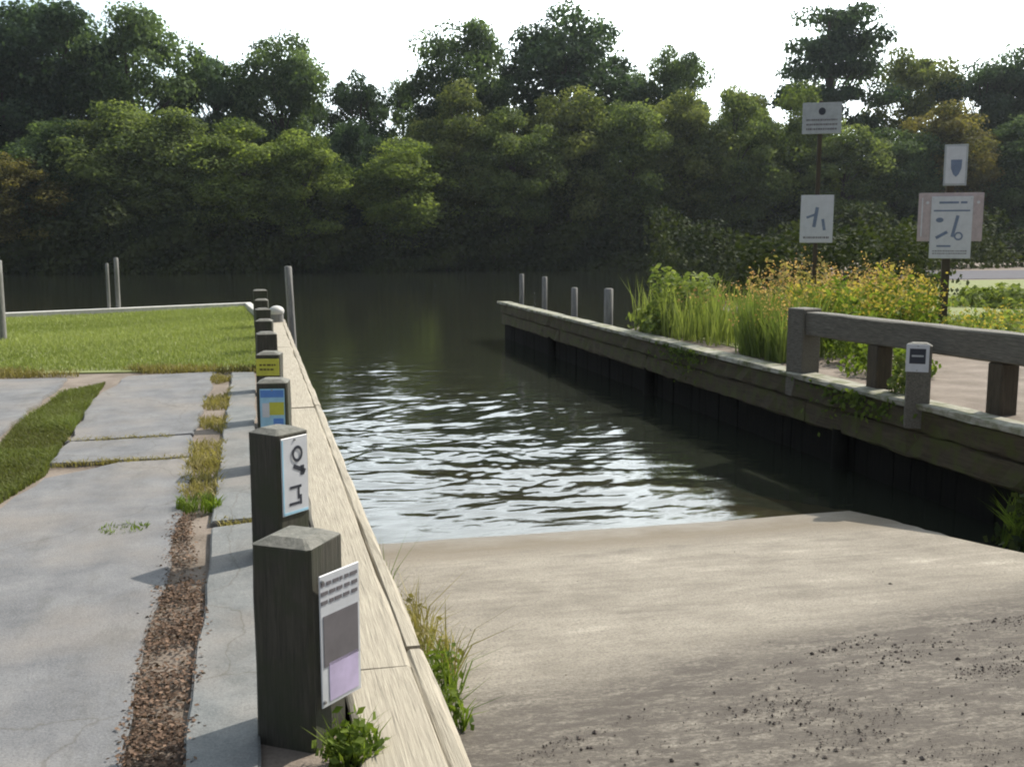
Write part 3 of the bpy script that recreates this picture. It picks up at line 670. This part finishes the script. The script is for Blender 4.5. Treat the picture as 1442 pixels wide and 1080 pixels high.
# fallen leaves and bark in the seam
P = scatter([(-.52, 2.0), (-.46, 3.2), (-.50, 6.2), (-.42, 6.2), (-.33, 5.2), (-.24, 4.2), (-.25, 2.0)], 13000, 50, -.02)
cn = clump_noise(P, 7, 51); keep = np.random.default_rng(54).uniform(0, 1, len(P)) < np.clip(.15 + cn, 0, .9); P = P[keep]; P[:, 0] += np.random.default_rng(60).normal(0, .022, len(P)); r = np.random.default_rng(52); n = len(P); P[:, 2] = r.uniform(-.02, .011, n)
V, F, t = leaves(P, np.array([0, 0, 1.]) + r.normal(0, .33, (n, 3)), np.full(n, .0125), r.uniform(0, 1, n) ** 1.4, 1.5, 53)
tag(npmesh('leaf_litter', V, F, M['leaflit'], tint=t), 'brown fallen leaves and bark lying in the paving seam', 'leaf litter', kind='stuff')
# pebbles, leaf scraps and gravel on the ramp
P = scatter([(.7, 2.5), (3.6, 2.2), (4.6, 4.6), (3.0, 4.5), (1.9, 4.0), (.9, 3.5)], 26000, 55); cn = clump_noise(P, 6, 56); P = P[np.random.default_rng(59).uniform(0, 1, len(P)) < np.clip((cn - .2) * 1.0, .12, .8) ** 1.5]
P2 = scatter([(.65, 3.2), (5.4, 3.2), (5.4, 8.2), (.65, 8.2)], 260, 57); P = np.concatenate([P, P2[:60]])
n = len(P); P[:, 2] = [ramp_z(q) + .004 for q in P[:, 1]]; r = np.random.default_rng(58)
oct_ = np.array([[1, 0, 0], [0, 1, 0], [-1, 0, 0], [0, -1, 0], [0, 0, .7], [0, 0, -.7]]); of = np.array([[0, 1, 4], [1, 2, 4], [2, 3, 4], [3, 0, 4], [1, 0, 5], [2, 1, 5], [3, 2, 5], [0, 3, 5]])
sz = r.gamma(1.4, .0014, n) + .0012; th = r.uniform(0, 6.28, n); c, s = np.cos(th), np.sin(th)
q = oct_[None] * sz[:, None, None] * r.uniform(.6, 1.5, (n, 1, 3)); V = np.stack([q[..., 0] * c[:, None] - q[..., 1] * s[:, None], q[..., 0] * s[:, None] + q[..., 1] * c[:, None], q[..., 2]], -1) + P[:, None]
F = (of[None] + (np.arange(n) * 6)[:, None, None]).reshape(-1, 3)
tag(npmesh('gravel', V.reshape(-1, 3), F, M['pebble'], tint=np.repeat(r.uniform(0, 1, n), 6)), 'dark pebbles and grit scattered over the lower part of the ramp', 'gravel', kind='stuff')

# ------------------------------------------------------------------ right bank vegetation
def reeds(name, poly, n, h, label, m='reed', seed=0, w_=.02, cat='tall grass', head=None, kind=None, lean=.35, tint=None):
    c = np.array(poly).mean(0); P = scatter([(a - c[0], b - c[1]) for a, b in poly], n, seed); cn = clump_noise(P, 2.5, seed + 1)
    V, F, t = blades(P, h * (.7 + .4 * cn), w_, lean, .2, seed=seed + 2, tint=tint)
    e = empty(name, (c[0], c[1], -.01)); tag(e, label, cat, kind=kind); npmesh('blades', V, F, M[m], e, tint=t)
    if head:
        mm, k, hh_, sz = head; r = np.random.default_rng(seed + 5); idx = r.integers(0, n, k); tips = V.reshape(-1, 5, 3)[idx, 4]
        Q = np.repeat(tips, 12, 0) + r.normal(0, 1, (k * 12, 3)) * np.array([.035, .035, hh_]) - np.array([0, 0, hh_ * .6])
        V2, F2, t2 = leaves(Q, r.normal(size=(len(Q), 3)), np.full(len(Q), sz), r.uniform(0, 1, len(Q)), 1.5, seed + 6); tag(npmesh('flower_heads', V2, F2, M[mm], e, tint=t2), kind='stuff')
    return e
reeds('tall_grass_clump', [(6.75, 12.2), (6.75, 13.6), (7.5, 14.2), (7.75, 12.8)], 1000, .98, 'tall bright green grass clump left of the thick rail end post', seed=60, w_=.022, head=('pinkfl', 35, .08, .025), tint=.35)
e = reeds('yellow_green_shrub', [(6.72, 15.4), (6.72, 17.6), (7.7, 18.6), (8.3, 16.0)], 700, .9, 'low yellow green shrub farthest along the right bulkhead cap', seed=66, w_=.025, cat='shrub', tint=.8)
leafy(e, 2600, .8, .95, .065, M['reed'], 67)
reeds('tall_grass_clump', [(6.85, 14.5), (6.8, 15.5), (8.9, 16.2), (8.7, 14.6)], 480, .92, 'yellowish grass with pink seed heads between the shrub and the green clump', seed=70, w_=.02, head=('pinkfl', 45, .09, .03), tint=.7)
# goldenrod belt: nobody could count the stems
def goldenrod(poly, n, h, seed, gold=1.):
    r = np.random.default_rng(seed); c = np.array([0, 0]); P = scatter(poly, n, seed); cn = clump_noise(P, 1.8, seed + 1)
    V, F, t = blades(P, h * (.7 + .4 * cn), .018, .25, .2, seed=seed + 2); tips = V.reshape(-1, 5, 3)[:, 4]; mids = V.reshape(-1, 5, 3)[:, 2]
    k = 16; f = r.uniform(.1, 1, (n, k, 1)); L = (P[:, None] * (1 - f) + tips[:, None] * f).reshape(-1, 3) + r.normal(0, .05, (n * k, 3))
    V1, F1, t1 = leaves(L, r.normal(0, 1, (n * k, 3)) + [0, 0, .6], np.full(n * k, .055), np.clip(r.normal(.55, .3, n * k), 0, 1), 2.2, seed + 3)
    k2 = 22; sel = r.uniform(0, 1, n) < gold; T = tips[sel]; Q = np.repeat(T, k2, 0) + r.normal(0, 1, (len(T) * k2, 3)) * [.06, .06, .11] - [0, 0, .10]
    V2, F2, t2 = leaves(Q, r.normal(size=(len(Q), 3)), np.full(len(Q), .036), np.clip(r.normal(.5, .3, len(Q)), 0, 1), 1.3, seed + 4)
    return (V, F, t), (V1, F1, t1), (V2, F2, t2)
def belt(name, poly, n, h, seed, label, gold, mh='gold', ml='weed', cat='wildflowers'):
    e = empty(name, (poly[0][0], poly[0][1], -.01)); o = np.array([poly[0][0], poly[0][1], 0]); tag(e, label, cat, kind='stuff')
    a, b, c = goldenrod(poly, n, h, seed, gold)
    for nm, g_, m in (('stems', a, ml), ('leaves', b, ml), ('flower_heads', c, mh)):
        if len(g_[0]): ob = npmesh(nm, g_[0] - o, g_[1], M[m], e, tint=g_[2])
gq = [tuple(at(px, 400, 0, Y_)[:2]) for px, Y_ in ((1130, 12.7), (1100, 15.4), (1318, 15.6), (1318, 12.9))]
belt('goldenrod_thicket', [(float(a_), float(b_)) for a_, b_ in gq], 330, .98, 80, 'thicket of yellow and orange wildflowers behind the guard rail', .6)
belt('low_weeds', [(10.3, 12.6), (11.6, 16.5), (17, 18), (18, 13), (11.0, 12.0)], 650, .42, 90, 'low yellow green weeds right of the notice board behind the rail', .45, 'gold', 'reed', 'weeds')
belt('pink_seed_weeds', [(float(a_), float(b_)) for a_, b_ in [tuple(at(px, 400, 0, Y_)[:2]) for px, Y_ in ((1090, 15.7), (1060, 18), (1300, 18), (1300, 15.9))]], 150, 1.1, 97, 'pinkish seed heads standing behind the yellow flowers', .7, 'pinkfl', 'dry', 'wildflowers')
for (x, y, rad, h, n, lab, sd, mk) in ((6.72, 9.45, .17, .36, 420, 'small yellow green plant just left of the short sign post', 101, 'reed'), (7.5, 10.9, .5, .38, 900, 'low olive bush under the guard rail beside the thick end post', 102, 'weed'),
        (7.75, 12.05, .35, .6, 700, 'leafy green bush right behind the thick rail end post', 103, 'weed')):
    e = empty('small_bush', (x, y, -.02)); tag(e, lab, 'bush'); leafy(e, n, rad, h, .045, M[mk], sd)
    V, F = tube_geo([(0, 0, 0), (.02, 0, h * .4), (0, .03, h * .7)], [.008, .006, .003], 5); npmesh('stem', V, F, M['bark'], e)

# plants hanging over the right wale
for (x, y, n, lab, sd) in ((6.38, 14.6, 260, 'moss and creeper trailing down the wale below the tall grass', 110), (6.38, 9.9, 200, 'olive creeper hanging over the wale between rail end post and sign post', 111)):
    e = empty('creeper', (x, y, -.02)); tag(e, lab, 'creeper'); r = np.random.default_rng(sd)
    Q = np.stack([r.uniform(-.06, .015, n), r.normal(0, .45, n), -np.abs(r.normal(0, .16, n))], -1)
    V, F, t = leaves(Q, r.normal(0, .5, (n, 3)) + [-1, 0, .3], np.full(n, .05), r.uniform(0, .7, n), 1.4, sd); npmesh('foliage', V, F, M['weed'], e, tint=t)

# ------------------------------------------------------------------ trees
def crown_mesh(kind, seed):
    r = np.random.default_rng(seed); HT = 20.
    if kind == 'round': ncl, zc, rz, rr, lo = 95, 13.0, 7.2, 5.6, .30
    elif kind == 'full': ncl, zc, rz, rr, lo = 120, 10.4, 9.6, 5.4, .0
    elif kind == 'pine': ncl, zc, rz, rr, lo = 80, 13.5, 6.6, 5.0, .33
    elif kind == 'open': ncl, zc, rz, rr, lo = 62, 12.5, 7.4, 5.4, .28
    d = r.normal(size=(ncl, 3)); d /= np.linalg.norm(d, axis=1, keepdims=True); q = r.uniform(.3, 1., ncl) ** .5
    ctr = d * q[:, None] * np.array([rr, rr, rz]) * .84 + [0, 0, zc]
    lob = 1 + .22 * np.sin(np.arctan2(d[:, 1], d[:, 0]) * 3 + seed) ; ctr[:, :2] *= lob[:, None]
    if kind == 'pine': ctr[:, 2] = np.round(ctr[:, 2] / 2.0) * 2.0 + r.normal(0, .3, ncl); ctr[:, :2] *= (1.15 - .45 * (ctr[:, 2:3] - 8) / 12)
    cr_ = r.uniform(.75, 1.5, ncl) * (1.25 if kind != 'open' else 1.05)
    per = 330; n = ncl * per; dd = r.normal(size=(ncl, per, 3)); dd /= np.linalg.norm(dd, axis=2, keepdims=True)
    flat = np.array([1, 1, .62 if kind != 'pine' else .34]); qq = r.uniform(.35, 1.08, (ncl, per, 1)) ** .5
    P = ctr[:, None] + dd * qq * cr_[:, None, None] * flat * 1.15
    P += r.normal(0, .12, P.shape); P = P.reshape(-1, 3); keep = P[:, 2] > .4; nr = (dd * .9 + r.normal(0, .55, dd.shape) + [0, 0, .35]).reshape(-1, 3)
    tint = np.clip(np.repeat(r.uniform(0, 1, ncl) ** 1.3, per) + r.normal(0, .2, n), 0, 1)
    V, F, t = leaves(P[keep], nr[keep], np.full(keep.sum(), .235 if kind != 'pine' else .22), tint[keep], 1.35, seed + 1)
    tv, tf = [], []
    lean = r.normal(0, .5, 2); tp = [(lean[0] * s * s, lean[1] * s * s, s * (zc + rz * .6)) for s in np.linspace(0, 1, 9)]
    tube_geo(tp, [.34 * (1 - .8 * s) + .03 for s in np.linspace(0, 1, 9)], 8, tv, tf)
    for i in r.permutation(ncl)[:22]:
        c_ = Vector(ctr[i]); s0 = np.clip((c_.z - 2.5) / (zc + rz * .6), .12, .9); st_ = Vector((lean[0] * s0 * s0, lean[1] * s0 * s0, s0 * (zc + rz * .6) * .85))
        md = st_.lerp(c_, .5) + Vector((0, 0, .3)); tube_geo([st_, md, c_], [.12 * (1 - .5 * s0), .07, .025], 5, tv, tf)
    return (V, F, t), (tv, tf)
protos = {}
def proto(kind, seed):
    if (kind, seed) not in protos:
        (V, F, t), (tv, tf) = crown_mesh(kind, seed)
        c_ = npmesh('crown', V, F, M['tree_leaf'], tint=t); t_o = npmesh('trunk', tv, tf, M['bark'], smooth=True)
        protos[(kind, seed)] = [c_, t_o, False]
    return protos[(kind, seed)]
def tree(px, top, wpx, Y, kind, seed, col, label, cat='tree', nm='tree', group='trees on the far bank', z0=-.3):
    b = at(px, 340, 0, Y); zt = float(at(px, top, 0, Y)[2]); dist = math.hypot(b[0], Y)
    e = empty(nm, (float(b[0]), Y, z0), (seed * 77 + px) % 6.28); tag(e, label, cat, group)
    sx = wpx / f_ * dist * math.cos(0) / 11.5; szz = (zt - z0) / 20.2
    pr = proto(kind, seed); e.scale = (sx, sx, szz)
    for o in pr[:2]:
        c_ = o if not pr[2] else o.copy()
        if pr[2]: C.objects.link(c_)
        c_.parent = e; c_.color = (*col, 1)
    pr[2] = True
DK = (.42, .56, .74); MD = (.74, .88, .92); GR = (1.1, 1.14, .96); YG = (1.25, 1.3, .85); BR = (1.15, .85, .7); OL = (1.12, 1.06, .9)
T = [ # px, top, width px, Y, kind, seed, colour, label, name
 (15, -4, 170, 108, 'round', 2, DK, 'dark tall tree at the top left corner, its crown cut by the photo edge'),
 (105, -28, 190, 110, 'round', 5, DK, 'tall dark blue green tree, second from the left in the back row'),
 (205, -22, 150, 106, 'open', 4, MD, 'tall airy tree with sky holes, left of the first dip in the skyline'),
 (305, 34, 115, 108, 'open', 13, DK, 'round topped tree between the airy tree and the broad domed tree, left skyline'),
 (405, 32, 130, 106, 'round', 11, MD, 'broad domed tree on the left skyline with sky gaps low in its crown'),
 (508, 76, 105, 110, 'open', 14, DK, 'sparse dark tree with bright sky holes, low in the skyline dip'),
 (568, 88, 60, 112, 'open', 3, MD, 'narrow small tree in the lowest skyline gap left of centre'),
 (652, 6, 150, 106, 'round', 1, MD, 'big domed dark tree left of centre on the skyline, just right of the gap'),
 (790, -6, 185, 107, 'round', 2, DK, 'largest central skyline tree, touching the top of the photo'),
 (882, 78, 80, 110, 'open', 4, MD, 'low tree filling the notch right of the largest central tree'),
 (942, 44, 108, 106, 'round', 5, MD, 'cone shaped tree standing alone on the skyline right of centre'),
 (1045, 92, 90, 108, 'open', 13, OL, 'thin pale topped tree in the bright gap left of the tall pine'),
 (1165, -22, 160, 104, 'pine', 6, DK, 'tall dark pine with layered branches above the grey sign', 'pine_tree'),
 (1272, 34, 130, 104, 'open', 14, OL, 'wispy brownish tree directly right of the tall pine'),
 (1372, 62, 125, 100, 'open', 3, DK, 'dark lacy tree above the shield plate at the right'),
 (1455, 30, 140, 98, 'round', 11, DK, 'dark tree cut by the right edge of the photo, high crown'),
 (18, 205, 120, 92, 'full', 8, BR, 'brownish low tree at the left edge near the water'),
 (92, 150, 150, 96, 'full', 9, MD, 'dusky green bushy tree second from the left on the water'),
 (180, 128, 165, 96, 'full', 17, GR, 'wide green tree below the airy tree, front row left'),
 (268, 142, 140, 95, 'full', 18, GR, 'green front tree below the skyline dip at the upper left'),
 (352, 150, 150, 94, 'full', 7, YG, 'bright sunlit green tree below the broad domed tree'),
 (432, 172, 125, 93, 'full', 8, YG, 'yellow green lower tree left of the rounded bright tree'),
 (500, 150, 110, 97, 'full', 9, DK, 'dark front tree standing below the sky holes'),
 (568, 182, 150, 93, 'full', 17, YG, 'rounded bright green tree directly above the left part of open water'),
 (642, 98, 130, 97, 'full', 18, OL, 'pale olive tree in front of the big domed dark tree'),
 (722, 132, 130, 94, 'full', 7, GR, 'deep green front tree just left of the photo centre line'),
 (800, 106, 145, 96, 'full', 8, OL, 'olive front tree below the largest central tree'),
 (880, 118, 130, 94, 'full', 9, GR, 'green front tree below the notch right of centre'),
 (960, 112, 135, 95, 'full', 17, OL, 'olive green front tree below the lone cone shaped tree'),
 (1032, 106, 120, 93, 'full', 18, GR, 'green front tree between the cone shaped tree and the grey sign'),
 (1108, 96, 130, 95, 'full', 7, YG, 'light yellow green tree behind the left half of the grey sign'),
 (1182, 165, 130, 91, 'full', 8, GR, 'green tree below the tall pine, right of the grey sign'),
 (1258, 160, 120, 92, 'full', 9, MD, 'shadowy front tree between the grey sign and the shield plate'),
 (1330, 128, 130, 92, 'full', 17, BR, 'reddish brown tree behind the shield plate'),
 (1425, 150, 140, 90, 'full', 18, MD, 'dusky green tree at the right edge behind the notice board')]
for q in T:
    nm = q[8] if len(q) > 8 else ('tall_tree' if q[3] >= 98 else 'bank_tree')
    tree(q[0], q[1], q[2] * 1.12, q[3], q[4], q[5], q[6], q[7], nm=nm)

# shoreline undergrowth, one continuous mass
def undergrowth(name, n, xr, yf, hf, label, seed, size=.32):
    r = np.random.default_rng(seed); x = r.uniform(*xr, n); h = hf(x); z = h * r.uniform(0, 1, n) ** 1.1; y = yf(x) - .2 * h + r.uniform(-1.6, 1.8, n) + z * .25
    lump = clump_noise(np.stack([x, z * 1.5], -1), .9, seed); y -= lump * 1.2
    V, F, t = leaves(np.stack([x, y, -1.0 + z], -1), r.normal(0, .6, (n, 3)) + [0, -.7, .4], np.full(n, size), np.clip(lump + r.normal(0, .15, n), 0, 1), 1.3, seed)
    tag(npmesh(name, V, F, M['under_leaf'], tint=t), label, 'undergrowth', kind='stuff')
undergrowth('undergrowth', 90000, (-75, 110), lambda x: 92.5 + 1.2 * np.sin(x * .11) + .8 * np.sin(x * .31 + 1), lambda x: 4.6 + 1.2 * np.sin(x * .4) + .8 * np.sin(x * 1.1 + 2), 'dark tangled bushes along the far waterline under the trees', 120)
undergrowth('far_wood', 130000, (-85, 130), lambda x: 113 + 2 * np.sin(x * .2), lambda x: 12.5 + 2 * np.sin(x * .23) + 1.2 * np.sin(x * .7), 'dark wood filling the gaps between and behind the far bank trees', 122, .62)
undergrowth('right_bank_bushes', 26000, (22, 90), lambda x: 55 + 2 * np.sin(x * .3), lambda x: 3.6 + .7 * np.sin(x * .6) + .5 * np.sin(x * 1.7), 'dark bushes beyond the pale road on the right bank', 121, .2)
for (px, Y, rad, h, lab, sd) in ((1180, 26, 1.5, 1.9, 'grey green bush behind the wildflowers below the white lower sign', 130), (1085, 25, 1.2, 1.6, 'olive bush behind the tall grass left of the lower sign', 131), (1265, 28, 1.5, 1.9, 'dark green bush between the two tall signs', 132), (1420, 22, 1.3, .45, 'yellow green low bush at the right edge in front of the pale road', 133)):
    b = at(px, 340, 0, Y); e = empty('bush', (float(b[0]), Y, -.05)); tag(e, lab, 'bush')
    leafy(e, 2600, rad, h, .10, M['under_leaf'] if sd != 133 else M['reed'], sd); V, F = tube_geo([(0, 0, 0), (.1, 0, h * .4), (0, .1, h * .7)], [.03, .02, .01], 5); npmesh('stem', V, F, M['bark'], e)
# ------------------------------------------------------------------ air
bm = bmesh.new(); add_box(bm, (30, 60, 11.2), (420, 330, 29.6)); hz = bm_obj('haze', bm, [])
hm = bpy.data.materials.new('hazy_air'); hm.use_nodes = True; hn = hm.node_tree; hn.nodes.remove(hn.nodes['Principled BSDF'])
pv = hn.nodes.new('ShaderNodeVolumePrincipled'); pv.inputs['Density'].default_value = HAZE; pv.inputs['Color'].default_value = (.86, .93, 1, 1); pv.inputs['Anisotropy'].default_value = .3
hn.links.new(pv.outputs[0], hn.nodes['Material Output'].inputs['Volume']); hz.data.materials.append(hm); tag(hz, kind='stuff')
